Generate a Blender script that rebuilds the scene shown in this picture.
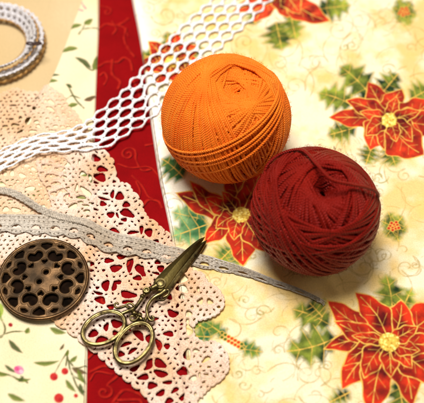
import bpy, math, random
import numpy as np
random.seed(7); rng = np.random.default_rng(7)
PI = math.pi
for o in list(bpy.data.objects): bpy.data.objects.remove(o)
scene = bpy.context.scene
COL = scene.collection
U = 0.01            # all lengths below are centimetres, the scene is in metres

# ------------------------------------------------------------------ camera
ELEV = math.radians(57); DIST = 48.0; FPX = 885.0
W0, H0 = 424.0, 403.0
RIGHT = np.array([1., 0, 0]); UPV = np.array([0, math.sin(ELEV), math.cos(ELEV)])
FWD = np.array([0, math.cos(ELEV), -math.sin(ELEV)]); CAM = -DIST * FWD
cd = bpy.data.cameras.new('camera'); cam = bpy.data.objects.new('camera', cd); COL.objects.link(cam)
cam.location = tuple(CAM * U); cam.rotation_euler = (PI/2 - ELEV, 0, 0)
cd.sensor_width = 36; cd.lens = 36 * FPX / W0; cd.clip_start = 0.01; cd.clip_end = 50
cd.dof.use_dof = True; cd.dof.focus_distance = 0.456; cd.dof.aperture_fstop = 8.5
scene.camera = cam
scene.render.resolution_x = 1024; scene.render.resolution_y = 973

# ------------------------------------------------------------------ light
world = bpy.data.worlds.new('World'); scene.world = world; world.use_nodes = True
wn = world.node_tree.nodes['Background']
wn.inputs[0].default_value = (1.0, 0.82, 0.62, 1); wn.inputs[1].default_value = 0.12
def area(name, loc, target, size, power, color):
    l = bpy.data.lights.new(name, 'AREA'); l.shape = 'RECTANGLE'; l.size = size[0]; l.size_y = size[1]
    l.energy = power; l.color = color
    o = bpy.data.objects.new(name, l); COL.objects.link(o); o.location = loc
    import mathutils
    d = mathutils.Vector(target) - mathutils.Vector(loc)
    o.rotation_euler = d.to_track_quat('-Z', 'Y').to_euler()
    return o
area('window_light', (-0.13, 0.14, 0.98), (0, 0, 0), (0.40, 0.40), 15.8, (1.0, 0.975, 0.955))
area('fill_light', (0.9, -0.1, 0.7), (0, 0, 0), (0.6, 0.6), 2.0, (1.0, 0.9, 0.75))  # added fill from the right, no reflector stands there
scene.view_settings.view_transform = 'Standard'; scene.view_settings.look = 'None'
scene.view_settings.exposure = 0.0; scene.view_settings.gamma = 1.0
scene.view_settings.use_curve_mapping = False

# ------------------------------------------------------------------ helpers
def unp(px, py, z=0.0):
    px = np.asarray(px, float); py = np.asarray(py, float)
    d = ((px - W0/2)/FPX)[..., None]*RIGHT - ((py - H0/2)/FPX)[..., None]*UPV + FWD
    t = (z - CAM[2]) / d[..., 2]
    return CAM + d * t[..., None]
def unp_list(pts, z=0.0):
    a = np.array(pts, float); return unp(a[:, 0], a[:, 1], z)
def lin(c):
    c = np.array(c, float)/255.; return np.where(c <= .04045, c/12.92, ((c+.055)/1.055)**2.4)
def spline(pts, n):
    """smooth interpolation through control points (any number of columns)"""
    P = np.array(pts, float)
    d = np.r_[0, np.cumsum(np.linalg.norm(np.diff(P[:, :2], axis=0), axis=1))]
    u = np.linspace(0, d[-1], n); m = len(P)
    tan = np.zeros_like(P)
    tan[1:-1] = (P[2:]-P[:-2])/(d[2:]-d[:-2])[:, None]
    tan[0] = (P[1]-P[0])/(d[1]-d[0]); tan[-1] = (P[-1]-P[-2])/(d[-1]-d[-2])
    i = np.clip(np.searchsorted(d, u, side='right')-1, 0, m-2)
    h = (d[i+1]-d[i]); t = ((u-d[i])/h)[:, None]; h = h[:, None]
    return (2*t**3-3*t**2+1)*P[i] + (t**3-2*t**2+t)*h*tan[i] + (-2*t**3+3*t**2)*P[i+1] + (t**3-t**2)*h*tan[i+1]
def vnoise(x, y, scale, seed=0):
    r = np.random.default_rng(seed).random((64, 64))
    u = x/scale + 1000; v = y/scale + 1000
    i = np.floor(u).astype(int); j = np.floor(v).astype(int); a = u-i; b = v-j
    a = a*a*(3-2*a); b = b*b*(3-2*b)
    g = lambda p, q: r[p % 64, q % 64]
    return (g(i, j)*(1-a)+g(i+1, j)*a)*(1-b)+(g(i, j+1)*(1-a)+g(i+1, j+1)*a)*b
def fbm(x, y, scale, seed=0, n=4):
    s = 0; k = 0
    for i in range(n):
        s = s + vnoise(x, y, scale/2**i, seed+i)*0.5**i; k += 0.5**i
    return s/k

def mesh_obj(name, V, F, mat, parent=None, uv=None, col=None, smooth=True):
    """V (n,3) in cm, world space; F (m,4) or (m,3) or list of such arrays"""
    V = np.asarray(V, np.float32)*U
    Fs = F if isinstance(F, list) else [F]
    Fs = [np.asarray(f, np.int32) for f in Fs if len(f)]
    loops = np.concatenate([f.ravel() for f in Fs])
    tot = np.concatenate([np.full(len(f), f.shape[1], np.int32) for f in Fs])
    st = np.r_[0, np.cumsum(tot)[:-1]].astype(np.int32)
    me = bpy.data.meshes.new(name)
    me.vertices.add(len(V)); me.vertices.foreach_set('co', V.ravel())
    me.loops.add(len(loops)); me.loops.foreach_set('vertex_index', loops)
    me.polygons.add(len(tot)); me.polygons.foreach_set('loop_start', st); me.polygons.foreach_set('loop_total', tot)
    me.update(calc_edges=True)
    if smooth: me.polygons.foreach_set('use_smooth', np.ones(len(tot), bool))
    if uv is not None:
        l = me.uv_layers.new(name='UVMap'); l.data.foreach_set('uv', np.asarray(uv, np.float32)[loops].ravel())
    if col is not None:
        a = me.color_attributes.new('print', 'FLOAT_COLOR', 'POINT')
        c4 = np.ones((len(V), 4), np.float32); c4[:, :3] = col; a.data.foreach_set('color', c4.ravel())
    me.materials.append(mat); me.validate(); me.update()
    o = bpy.data.objects.new(name, me); COL.objects.link(o)
    if parent is not None:
        o.parent = parent; o.matrix_parent_inverse.identity()
        o.location = tuple(-np.array(parent.location))
    return o
def tag(o, label=None, cat=None, group=None, kind=None):
    if label: o['label'] = label
    if cat: o['category'] = cat
    if group: o['group'] = group
    if kind: o['kind'] = kind
    return o
def empty(name, loc):
    o = bpy.data.objects.new(name, None); COL.objects.link(o); o.location = tuple(np.array(loc)*U)
    o.empty_display_size = 0.01; return o

class MB:
    """collects shapes into one mesh"""
    def __init__(s): s.V = []; s.Q = []; s.T = []; s.UV = []; s.n = 0
    def add(s, V, Q=None, T=None, uv=None):
        V = np.asarray(V, float)
        if Q is not None and len(Q): s.Q.append(np.asarray(Q)+s.n)
        if T is not None and len(T): s.T.append(np.asarray(T)+s.n)
        s.V.append(V); s.UV.append(uv if uv is not None else np.zeros((len(V), 2))); s.n += len(V)
        return s
    def tube(s, P, R, sides=10, closed=False, up=(0, 0, 1), flat=1.0, cap=True):
        P = np.asarray(P, float); n = len(P); R = np.broadcast_to(np.asarray(R, float), (n,))
        if closed: T = np.roll(P, -1, 0)-np.roll(P, 1, 0)
        else: T = np.gradient(P, axis=0)
        T /= np.linalg.norm(T, axis=1)[:, None]+1e-12
        up = np.broadcast_to(np.asarray(up, float), P.shape)
        B = np.cross(T, up); B /= np.linalg.norm(B, axis=1)[:, None]+1e-9
        N = np.cross(B, T)
        a = np.arange(sides)/sides*2*PI
        V = P[:, None]+R[:, None, None]*(np.cos(a)[None, :, None]*B[:, None]+flat*np.sin(a)[None, :, None]*N[:, None])
        L = np.r_[0, np.cumsum(np.linalg.norm(np.diff(P, axis=0), axis=1))]
        uv = np.stack(np.broadcast_arrays(L[:, None], (np.arange(sides)/sides)[None]), -1).reshape(-1, 2)
        m = n if closed else n-1
        i = np.arange(m)[:, None]; j = np.arange(sides)[None]; i2 = (i+1) % n; j2 = (j+1) % sides
        Q = np.stack([i*sides+j, i*sides+j2, i2*sides+j2, i2*sides+j], -1).reshape(-1, 4)
        V = V.reshape(-1, 3); Tt = None
        if cap and not closed:
            V = np.vstack([V, P[0]-T[0]*R[0]*.5, P[-1]+T[-1]*R[-1]*.5]); uv = np.vstack([uv, uv[:2]])
            k = np.arange(sides); k2 = (k+1) % sides; e = (n-1)*sides
            Tt = np.vstack([np.stack([k2, k, np.full(sides, n*sides)], 1), np.stack([e+k, e+k2, np.full(sides, n*sides+1)], 1)])
        return s.add(V, Q, Tt, uv)
    def ball(s, c, r, n=12, m=8):
        th = np.linspace(0.02, PI-0.02, m); ph = np.arange(n)/n*2*PI; r = np.broadcast_to(np.asarray(r, float), (3,))
        V = np.stack([np.sin(th)[:, None]*np.cos(ph)*r[0], np.sin(th)[:, None]*np.sin(ph)*r[1], np.cos(th)[:, None]*np.ones(n)*r[2]], -1).reshape(-1, 3)+np.asarray(c)
        i = np.arange(m-1)[:, None]; j = np.arange(n)[None]; j2 = (j+1) % n
        Q = np.stack([i*n+j, (i+1)*n+j, (i+1)*n+j2, i*n+j2], -1).reshape(-1, 4)
        return s.add(V, Q)
    def lathe(s, c, prof, n=32):
        prof = np.array(prof, float); m = len(prof); a = np.arange(n)/n*2*PI
        V = np.stack([prof[:, 0][:, None]*np.cos(a), prof[:, 0][:, None]*np.sin(a), prof[:, 1][:, None]*np.ones(n)], -1).reshape(-1, 3)+np.asarray(c)
        i = np.arange(m-1)[:, None]; j = np.arange(n)[None]; j2 = (j+1) % n
        Q = np.stack([i*n+j, i*n+j2, (i+1)*n+j2, (i+1)*n+j], -1).reshape(-1, 4)
        return s.add(V, Q)
    def build(s, name, mat, parent=None):
        return mesh_obj(name, np.vstack(s.V), [np.vstack(s.Q)]+([np.vstack(s.T)] if s.T else []), mat, parent, uv=np.vstack(s.UV))

# ---- signed distance to polygon (negative inside), evaluated on points
def sd_poly(X, Y, P):
    d = np.full(X.shape, 1e9); inside = np.zeros(X.shape, bool); n = len(P)
    for i in range(n):
        ax, ay = P[i][:2]; bx, by = P[(i+1) % n][:2]
        ex, ey = bx-ax, by-ay; wx, wy = X-ax, Y-ay
        t = np.clip((wx*ex+wy*ey)/(ex*ex+ey*ey+1e-12), 0, 1)
        d = np.minimum(d, (wx-ex*t)**2+(wy-ey*t)**2)
        c = ((ay > Y) != (by > Y))
        with np.errstate(divide='ignore', invalid='ignore'):
            xx = ax+(Y-ay)/(by-ay)*ex if by != ay else np.full(X.shape, 1e9)
        inside ^= c & (X < xx)
    d = np.sqrt(d); return np.where(inside, -d, d)
def sd_line(X, Y, P):
    d = np.full(X.shape, 1e9)
    for i in range(len(P)-1):
        ax, ay = P[i][:2]; ex, ey = P[i+1][0]-ax, P[i+1][1]-ay; wx, wy = X-ax, Y-ay
        t = np.clip((wx*ex+wy*ey)/(ex*ex+ey*ey+1e-12), 0, 1)
        d = np.minimum(d, (wx-ex*t)**2+(wy-ey*t)**2)
    return np.sqrt(d)

class Canvas:
    """the print of a cloth, rasterised on the cloth's own plane (world x, y)"""
    def __init__(s, x0, x1, y0, y1, res, base):
        s.res = res; s.x0 = x0; s.y0 = y0
        s.xs = np.arange(x0, x1, res); s.ys = np.arange(y0, y1, res)
        s.X, s.Y = np.meshgrid(s.xs, s.ys); s.C = np.empty(s.X.shape+(3,)); s.C[:] = base
    def win(s, P, pad):
        P = np.asarray(P); i0 = int((P[:, 0].min()-pad-s.x0)/s.res); i1 = int((P[:, 0].max()+pad-s.x0)/s.res)+2
        j0 = int((P[:, 1].min()-pad-s.y0)/s.res); j1 = int((P[:, 1].max()+pad-s.y0)/s.res)+2
        i0 = max(i0, 0); j0 = max(j0, 0); i1 = min(i1, len(s.xs)); j1 = min(j1, len(s.ys))
        return (slice(j0, max(j1, j0)), slice(i0, max(i1, i0)))
    def fill(s, P, col, alpha=1.0, soft=0.03, col2=None, c0=None, r0=1):
        w = s.win(P, .1); X, Y = s.X[w], s.Y[w]
        if X.size == 0: return
        a = (np.clip(.5-sd_poly(X, Y, P)/(2*soft), 0, 1)*alpha)[..., None]
        c = np.asarray(col)
        if col2 is not None:
            k = np.clip(np.hypot(X-c0[0], Y-c0[1])/r0+(fbm(X, Y, .55, 61, 3)-.5)*1.5, 0, 1.25)[..., None]; c = np.asarray(col2)*(1-k)+c*k
            c = np.clip(c, 0, 1)*(0.65+.7*fbm(X, Y, .35, 11)[..., None])
        s.C[w] = s.C[w]*(1-a)+c*a
    def line(s, P, wd, col, alpha=1.0, soft=0.025):
        w = s.win(P, wd+.1); X, Y = s.X[w], s.Y[w]
        if X.size == 0: return
        nz = np.clip(.35+1.1*vnoise(X, Y, .22, 91), 0, 1)
        a = (np.clip(.5-(sd_line(X, Y, P)-wd/2*(.6+.7*nz))/(2*soft), 0, 1)*alpha*nz)[..., None]
        s.C[w] = s.C[w]*(1-a)+np.asarray(col)*a
    def sample(s, x, y):
        u = np.clip((x-s.x0)/s.res, 0, len(s.xs)-1.001); v = np.clip((y-s.y0)/s.res, 0, len(s.ys)-1.001)
        i = u.astype(int); j = v.astype(int); a = (u-i)[..., None]; b = (v-j)[..., None]; C = s.C
        return (C[j, i]*(1-a)+C[j, i+1]*a)*(1-b)+(C[j+1, i]*(1-a)+C[j+1, i+1]*a)*b

# ------------------------------------------------------------------ materials
def mat_new(name):
    m = bpy.data.materials.new(name); m.use_nodes = True; nt = m.node_tree
    return m, nt, nt.nodes['Principled BSDF']
def nd(nt, t, **k):
    n = nt.nodes.new(t)
    for a, b in k.items(): setattr(n, a, b)
    return n
def mat_cloth(name, col=None, rough=.85, weave=.22, sheen=.1, wscale=1500.):
    m, nt, b = mat_new(name); L = nt.links
    tc = nd(nt, 'ShaderNodeTexCoord')
    if col is None:
        at = nd(nt, 'ShaderNodeAttribute', attribute_name='print'); src = at.outputs['Color']
    else:
        rg = nd(nt, 'ShaderNodeRGB'); rg.outputs[0].default_value = (*lin(col), 1); src = rg.outputs[0]
    nz = nd(nt, 'ShaderNodeTexNoise'); nz.inputs['Scale'].default_value = 1400; nz.inputs['Detail'].default_value = 3
    L.new(tc.outputs['Object'], nz.inputs['Vector'])
    mr = nd(nt, 'ShaderNodeMapRange'); mr.inputs['To Min'].default_value = .78; mr.inputs['To Max'].default_value = 1.22
    L.new(nz.outputs['Fac'], mr.inputs['Value'])
    mx = nd(nt, 'ShaderNodeVectorMath', operation='SCALE'); L.new(src, mx.inputs[0]); L.new(mr.outputs[0], mx.inputs['Scale'])
    L.new(mx.outputs[0], b.inputs['Base Color'])
    w1 = nd(nt, 'ShaderNodeTexWave', bands_direction='X'); w2 = nd(nt, 'ShaderNodeTexWave', bands_direction='Y')
    for w in (w1, w2):
        w.inputs['Scale'].default_value = wscale/3.; w.inputs['Distortion'].default_value = 1.5; L.new(tc.outputs['Object'], w.inputs['Vector'])
    ad = nd(nt, 'ShaderNodeMath', operation='ADD'); L.new(w1.outputs['Fac'], ad.inputs[0]); L.new(w2.outputs['Fac'], ad.inputs[1])
    bp = nd(nt, 'ShaderNodeBump'); bp.inputs['Strength'].default_value = weave; bp.inputs['Distance'].default_value = .0002
    L.new(ad.outputs[0], bp.inputs['Height']); L.new(bp.outputs[0], b.inputs['Normal'])
    b.inputs['Roughness'].default_value = rough; b.inputs['Sheen Weight'].default_value = sheen
    b.inputs['Specular IOR Level'].default_value = .2
    return m
def mat_yarn(name, col, col2, plies=3., twist=9., rough=.55, sheen=.25, spec=.35, relief=.0004):
    m, nt, b = mat_new(name); L = nt.links
    uv = nd(nt, 'ShaderNodeUVMap'); sx = nd(nt, 'ShaderNodeSeparateXYZ'); L.new(uv.outputs[0], sx.inputs[0])
    m1 = nd(nt, 'ShaderNodeMath', operation='MULTIPLY'); L.new(sx.outputs[0], m1.inputs[0]); m1.inputs[1].default_value = twist
    m2 = nd(nt, 'ShaderNodeMath', operation='MULTIPLY'); L.new(sx.outputs[1], m2.inputs[0]); m2.inputs[1].default_value = plies*2*PI
    ad = nd(nt, 'ShaderNodeMath', operation='ADD'); L.new(m1.outputs[0], ad.inputs[0]); L.new(m2.outputs[0], ad.inputs[1])
    sn = nd(nt, 'ShaderNodeMath', operation='SINE'); L.new(ad.outputs[0], sn.inputs[0])
    mr = nd(nt, 'ShaderNodeMapRange'); mr.inputs['From Min'].default_value = -1; L.new(sn.outputs[0], mr.inputs['Value'])
    tc = nd(nt, 'ShaderNodeTexCoord'); nz = nd(nt, 'ShaderNodeTexNoise'); nz.inputs['Scale'].default_value = 700; nz.inputs['Detail'].default_value = 4
    L.new(tc.outputs['Object'], nz.inputs['Vector'])
    n2 = nd(nt, 'ShaderNodeTexNoise'); n2.inputs['Scale'].default_value = 90; L.new(tc.outputs['Object'], n2.inputs['Vector'])
    mm = nd(nt, 'ShaderNodeMath', operation='MULTIPLY_ADD'); L.new(nz.outputs['Fac'], mm.inputs[0]); mm.inputs[1].default_value = .6; L.new(mr.outputs[0], mm.inputs[2])
    bp = nd(nt, 'ShaderNodeBump'); bp.inputs['Strength'].default_value = 1.0; bp.inputs['Distance'].default_value = relief
    L.new(mm.outputs[0], bp.inputs['Height']); L.new(bp.outputs[0], b.inputs['Normal'])
    cr = nd(nt, 'ShaderNodeMix', data_type='RGBA'); cr.inputs['A'].default_value = (*lin(col2), 1); cr.inputs['B'].default_value = (*lin(col), 1)
    av = nd(nt, 'ShaderNodeMath', operation='MULTIPLY_ADD'); L.new(n2.outputs['Fac'], av.inputs[0]); av.inputs[1].default_value = 1.0; av.inputs[2].default_value = 0.1
    L.new(av.outputs[0], cr.inputs['Factor']); L.new(cr.outputs['Result'], b.inputs['Base Color'])
    b.inputs['Roughness'].default_value = rough; b.inputs['Sheen Weight'].default_value = sheen
    b.inputs['Sheen Tint'].default_value = (*np.minimum(lin(col)*1.5, 1), 1); b.inputs['Specular IOR Level'].default_value = spec
    b.inputs['Specular Tint'].default_value = (*np.minimum(lin(col)*1.6+(.22 if col[1] > 80 else .08), 1), 1)
    return m
def mat_lace(name, col, col2, nscale=420., bump=.8, rough=.8, stitch=0.):
    m, nt, b = mat_new(name); L = nt.links
    tc = nd(nt, 'ShaderNodeTexCoord')
    nz = nd(nt, 'ShaderNodeTexNoise'); nz.inputs['Scale'].default_value = nscale*2; nz.inputs['Detail'].default_value = 4; L.new(tc.outputs['Object'], nz.inputs['Vector'])
    vo = nd(nt, 'ShaderNodeTexVoronoi'); vo.inputs['Scale'].default_value = nscale*1.9; L.new(tc.outputs['Object'], vo.inputs['Vector'])
    big = nd(nt, 'ShaderNodeTexNoise'); big.inputs['Scale'].default_value = 45; big.inputs['Detail'].default_value = 4; L.new(tc.outputs['Object'], big.inputs['Vector'])
    mr = nd(nt, 'ShaderNodeMapRange'); mr.inputs['From Min'].default_value = .35; mr.inputs['From Max'].default_value = .65; L.new(big.outputs['Fac'], mr.inputs['Value'])
    mx = nd(nt, 'ShaderNodeMix', data_type='RGBA'); mx.inputs['A'].default_value = (*lin(col2), 1); mx.inputs['B'].default_value = (*lin(col), 1)
    L.new(mr.outputs[0], mx.inputs['Factor'])
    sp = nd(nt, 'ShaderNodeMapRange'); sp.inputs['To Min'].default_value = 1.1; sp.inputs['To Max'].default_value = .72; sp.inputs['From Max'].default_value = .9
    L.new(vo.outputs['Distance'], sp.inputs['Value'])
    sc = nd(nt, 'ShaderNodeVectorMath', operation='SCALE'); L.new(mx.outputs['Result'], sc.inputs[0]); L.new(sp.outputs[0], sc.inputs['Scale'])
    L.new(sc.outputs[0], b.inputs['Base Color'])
    mm = nd(nt, 'ShaderNodeMath', operation='SUBTRACT'); L.new(nz.outputs['Fac'], mm.inputs[0]); L.new(vo.outputs['Distance'], mm.inputs[1])
    bp = nd(nt, 'ShaderNodeBump'); bp.inputs['Strength'].default_value = bump; bp.inputs['Distance'].default_value = .0005
    L.new(mm.outputs[0], bp.inputs['Height']); L.new(bp.outputs[0], b.inputs['Normal'])
    b.inputs['Roughness'].default_value = rough; b.inputs['Sheen Weight'].default_value = .15; b.inputs['Specular IOR Level'].default_value = .2
    return m
def mat_metal(name, col, col2, rough=(.28, .55), scale=160., metallic=1.0):
    m, nt, b = mat_new(name); L = nt.links
    tc = nd(nt, 'ShaderNodeTexCoord'); nz = nd(nt, 'ShaderNodeTexNoise'); nz.inputs['Scale'].default_value = scale; nz.inputs['Detail'].default_value = 6
    L.new(tc.outputs['Object'], nz.inputs['Vector'])
    mr = nd(nt, 'ShaderNodeMapRange'); mr.inputs['From Min'].default_value = .35; mr.inputs['From Max'].default_value = .62; L.new(nz.outputs['Fac'], mr.inputs['Value'])
    mx = nd(nt, 'ShaderNodeMix', data_type='RGBA'); mx.inputs['A'].default_value = (*lin(col2), 1); mx.inputs['B'].default_value = (*lin(col), 1)
    L.new(mr.outputs[0], mx.inputs['Factor']); L.new(mx.outputs['Result'], b.inputs['Base Color'])
    r = nd(nt, 'ShaderNodeMapRange'); r.inputs['To Min'].default_value = rough[1]; r.inputs['To Max'].default_value = rough[0]
    L.new(mr.outputs[0], r.inputs['Value']); L.new(r.outputs[0], b.inputs['Roughness'])
    n2 = nd(nt, 'ShaderNodeTexNoise'); n2.inputs['Scale'].default_value = 900; n2.inputs['Detail'].default_value = 3; L.new(tc.outputs['Object'], n2.inputs['Vector'])
    bp = nd(nt, 'ShaderNodeBump'); bp.inputs['Strength'].default_value = .25; bp.inputs['Distance'].default_value = .0003
    L.new(n2.outputs['Fac'], bp.inputs['Height']); L.new(bp.outputs[0], b.inputs['Normal'])
    b.inputs['Metallic'].default_value = metallic
    return m
M_print = mat_cloth('printed_cotton')
M_redcloth = mat_cloth('red_cotton', weave=.3, sheen=0.)
M_redcloth.node_tree.nodes['Principled BSDF'].inputs['Specular IOR Level'].default_value = .06
M_table = mat_cloth('beige_cloth', weave=.4)
M_orange = mat_yarn('orange_yarn', (255, 138, 36), (238, 76, 8), sheen=.45, rough=.45, spec=.5, relief=.00028)
M_burg = mat_yarn('dark_red_yarn', (138, 25, 14), (84, 8, 6), sheen=.1, spec=.9, rough=.36, relief=.00035)
M_white = mat_lace('white_lace', (252, 251, 249), (246, 244, 240), 700, .6)
M_peach = mat_lace('cream_crochet', (243, 221, 203), (226, 180, 134), 640, .7)
M_peach2 = mat_lace('peach_crochet', (240, 208, 176), (226, 184, 138), 640, .7)
M_grey = mat_lace('grey_linen', (206, 195, 178), (178, 160, 136), 420, 1.0)
M_ring = mat_lace('silver_braid', (232, 228, 230), (206, 198, 190), 400, .8)
M_gold = mat_metal('gold_thread', (196, 150, 80), (140, 100, 50), (.45, .7), 300, .3)
M_brass = mat_metal('aged_brass', (150, 133, 76), (88, 74, 38), (.26, .42), 60)
M_brass_d = mat_metal('dark_aged_brass', (128, 113, 70), (54, 44, 26), (.28, .5), 260)
M_bronze = mat_metal('brown_bronze', (100, 72, 40), (58, 42, 22), (.46, .66), 140, .7)
M_hole_shade = mat_metal('hole_shade', (30, 18, 10), (12, 8, 5), (.85, .95), 200, 0)  # near-black colour stands in for the shade inside the button
M_hole_shade.node_tree.nodes['Principled BSDF'].inputs['Specular IOR Level'].default_value = .03
M_bronze_d = mat_metal('dark_bronze_rim', (96, 70, 40), (52, 34, 20), (.3, .5), 140, .85)

# ------------------------------------------------------------------ cloth layout
def edge_fn(px_pts, z):
    P = unp_list(spline(px_pts, 60), z); o = np.argsort(P[:, 1]); P = P[o]
    return lambda y: np.interp(y, P[:, 1], P[:, 0])
ZC = .30
poin_l = edge_fn([(112, -150), (128, -30), (132, 0), (137, 25), (142, 55), (149, 110), (154, 145), (159.5, 180), (164, 201), (168, 220), (171, 236), (180, 300), (190, 403), (200, 520)], ZC)
flor_l = edge_fn([(125, -150), (95, -40), (83, -5), (70, 28), (62, 50), (52, 75), (42, 95), (25, 125), (-20, 190), (-90, 260), (-200, 400), (-300, 520)], ZC)
flor_r = edge_fn([(104, -150), (99.5, -20), (99, 30), (97.5, 60), (96, 100), (93, 200), (89, 300), (88, 350), (87, 403), (84, 520)], ZC)
red_l = lambda y: np.maximum(flor_r(y)-1.6, np.minimum(flor_l(y)+.6, flor_r(y)-.4))
red_r = lambda y: poin_l(y)+2.4
YB, YT = -19.0, 26.0
def prof(d, r): return np.sqrt(np.clip(1-(1-np.clip(d/r, 0, 1))**2, 0, 1))
def h_poin(x, y):
    dd = x-poin_l(y)
    cr = .08*np.exp(-((x*.8+y*.6-1.5+.3*np.sin(y*.5))/.28)**2)+.08*np.exp(-((x*.35-y*.94-9.2+.3*np.sin(x*.6))/.3)**2)+.06*np.exp(-((x*.7-y*.7-2.5+.4*np.sin(x*.4))/.35)**2)
    return .30+cr+.16*np.exp(-((dd-.35)/.5)**2)*np.clip(y/2, 0, 1)+.05*np.sin(x*.55+y*.25)+.04*np.sin(y*.7-x*.3+1)+.10*np.exp(-((x-.4+.1*y)**2/1.2+(y+11.5)**2/9))
def h_flor(x, y):
    k = np.clip((-5-y)/4, 0, 1)
    u = (x+10.2)*.9+(y+10)*.35
    return .30+k*.60*np.exp(-(u/1.0)**2)+.04*np.sin(y*.5+x*.8)+.10*np.exp(-((x+8.8-.22*(y-9))/.9)**2)*np.clip((y-2)/4, 0, 1)
def h_red(x, y):
    dd = poin_l(y)-x
    return .12+.03*np.sin(x*.9+y*.5)-.16*np.exp(-(np.maximum(dd, 0)/.55)**2)+.05*np.exp(-((dd-1.25)/.3)**2)
def support(x, y):
    z = np.where((x > red_l(y)), h_red(x, y), 0)
    z = np.maximum(z, np.where(x > poin_l(y)-.3, h_poin(x, y)*prof(x-poin_l(y)+.3, .7), 0))
    df = np.minimum(x-flor_l(y), flor_r(y)-x)+.3
    z = np.maximum(z, np.where(df > 0, h_flor(x, y)*prof(df, .7), 0))
    return z
def cloth(name, xl, xr, hfn, z0, canvas, mat, step=.036, r=(.16, .16)):
    ys = np.arange(YB, YT, step); x0 = xl(ys); x1 = xr(ys)
    n = int(np.max(x1-x0)/step); u = np.linspace(0, 1, n)
    # denser columns along both folded edges
    X = x0[:, None]+(x1-x0)[:, None]*u[None]
    e = .16*(1-np.cos(np.linspace(0, PI/2, 6)))[None]
    X = np.concatenate([x0[:, None]+e, X[:, 5:-5], x1[:, None]-e[:, ::-1]], 1)
    Y = np.broadcast_to(ys[:, None], X.shape)
    d0 = X-x0[:, None]; d1 = x1[:, None]-X
    Z = z0+(hfn(X, Y)-z0)*np.minimum(prof(d0, r[0]), prof(d1, r[1]))+(fbm(X, Y, 1.6, 5)-.5)*.03*np.clip(d0, 0, 1)
    V = np.stack([X, Y, Z], -1).reshape(-1, 3)
    h, w = X.shape; i = np.arange(h-1)[:, None]; j = np.arange(w-1)[None]
    Q = np.stack([i*w+j, i*w+j+1, (i+1)*w+j+1, (i+1)*w+j], -1).reshape(-1, 4)
    return mesh_obj(name, V, Q, mat, col=canvas.sample(X, Y).reshape(-1, 3))

# ------------------------------------------------------------------ prints
def rot(v, a): c, s = math.cos(a), math.sin(a); return np.array([v[0]*c-v[1]*s, v[0]*s+v[1]*c])
def leafshape(base, tip, width, bend=0., kink=.12, n=18, spiny=0, pw=.85, skew=0.):
    b = np.array(base, float); t_ = np.array(tip, float); d = t_-b; L = np.linalg.norm(d); nrm = np.array([-d[1], d[0]])/L
    t = np.linspace(0, 1, n); mid = b+d*t[:, None]+nrm*(bend*L*4*t*(1-t))[:, None]
    w = width*np.sin(PI*t**pw)**.85
    wl = w*(1+kink*np.sin(t*PI*5+1)); wr = w*(1+kink*np.sin(t*PI*5+3.5))
    if spiny:
        m = 4*spiny; t = np.linspace(0, 1, m+1); mid = b+d*t[:, None]+nrm*(bend*L*4*t*(1-t))[:, None]
        w = width*np.sin(PI*t**pw)**.7; k = np.where(np.arange(m+1) % 4 == 2, 1.12, np.where(np.arange(m+1) % 4 == 0, .55, .8))
        wl = w*k; wr = w*k
    wl = wl*(1+skew); wr = wr*(1-skew)
    left = mid+nrm*wl[:, None]; right = mid-nrm*wr[:, None]
    return np.vstack([left, right[::-1][1:-1]]), mid, left, right
GOLD = lin((224, 178, 78))
RED = lin((220, 50, 14)); RED2 = lin((84, 3, 4)); GRN = lin((146, 156, 50)); GRN2 = lin((18, 44, 16))
def pw_(P): return unp_list(P, ZC)
def petal(cv, base, tip, w, bend=0., col=RED, col2=RED2, lw=.075, skew=0.):
    w = w*1.36; o, mid, l, r = leafshape(base, tip, w, bend, skew=skew); W_ = pw_(o)
    b = pw_([base])[0]; t_ = pw_([tip])[0]
    lw = lw*.68; v = random.uniform(.78, 1.12)
    cv.fill(W_, np.asarray(col)*v, col2=np.asarray(col2)*v, c0=b, r0=np.linalg.norm(t_-b)*random.uniform(1.1, 1.4))
    cv.line(np.vstack([W_, W_[:1]]), lw, GOLD)
    cv.line(pw_(mid[:-2]), lw*.75, GOLD)
    n = len(mid)
    for k in (5, 8, 11):
        for s_ in (l, r):
            e = mid[k]*.35+s_[min(k+3, n-1)]*.65
            cv.line(pw_([mid[k], e]), lw*.45, GOLD, .55)
def holly(cv, base, tip, w, bend=0., col=GRN, col2=GRN2, spiny=4, lw=.06):
    w = w*1.6; o, mid, l, r = leafshape(base, tip, w, bend, spiny=spiny, pw=.9); W_ = pw_(o)
    b = pw_([base])[0]; t_ = pw_([tip])[0]
    cv.fill(W_, col, soft=.13, col2=col2, c0=b, r0=np.linalg.norm(t_-b)*1.35)
    cv.line(pw_(mid), lw*.8, GOLD, .85)
    for k in range(2, len(mid)-2, 4):
        for s_ in (l, r):
            q = mid[max(k-2, 0)]; cv.line(pw_([q, (q+s_[k]*3)/4+[0, .3], s_[k]]), lw*.6, GOLD, .6)
def blob(cv, c, r, col, alpha=1.0, sq=.85, soft=.03, z=ZC):
    a = np.arange(14)/14*2*PI; P = np.stack([c[0]+r*np.cos(a), c[1]+r*sq*np.sin(a)], 1); cv.fill(unp_list(P, z), col, alpha, soft)
def spiral(c, r, a0, turns, tail=None, n=26, sq=.85):
    t = np.linspace(0, 1, n); a = a0+turns*2*PI*t; rr = r*(1-.85*t)
    return np.stack([c[0]+rr*np.cos(a), c[1]+sq*rr*np.sin(a)], 1)

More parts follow.
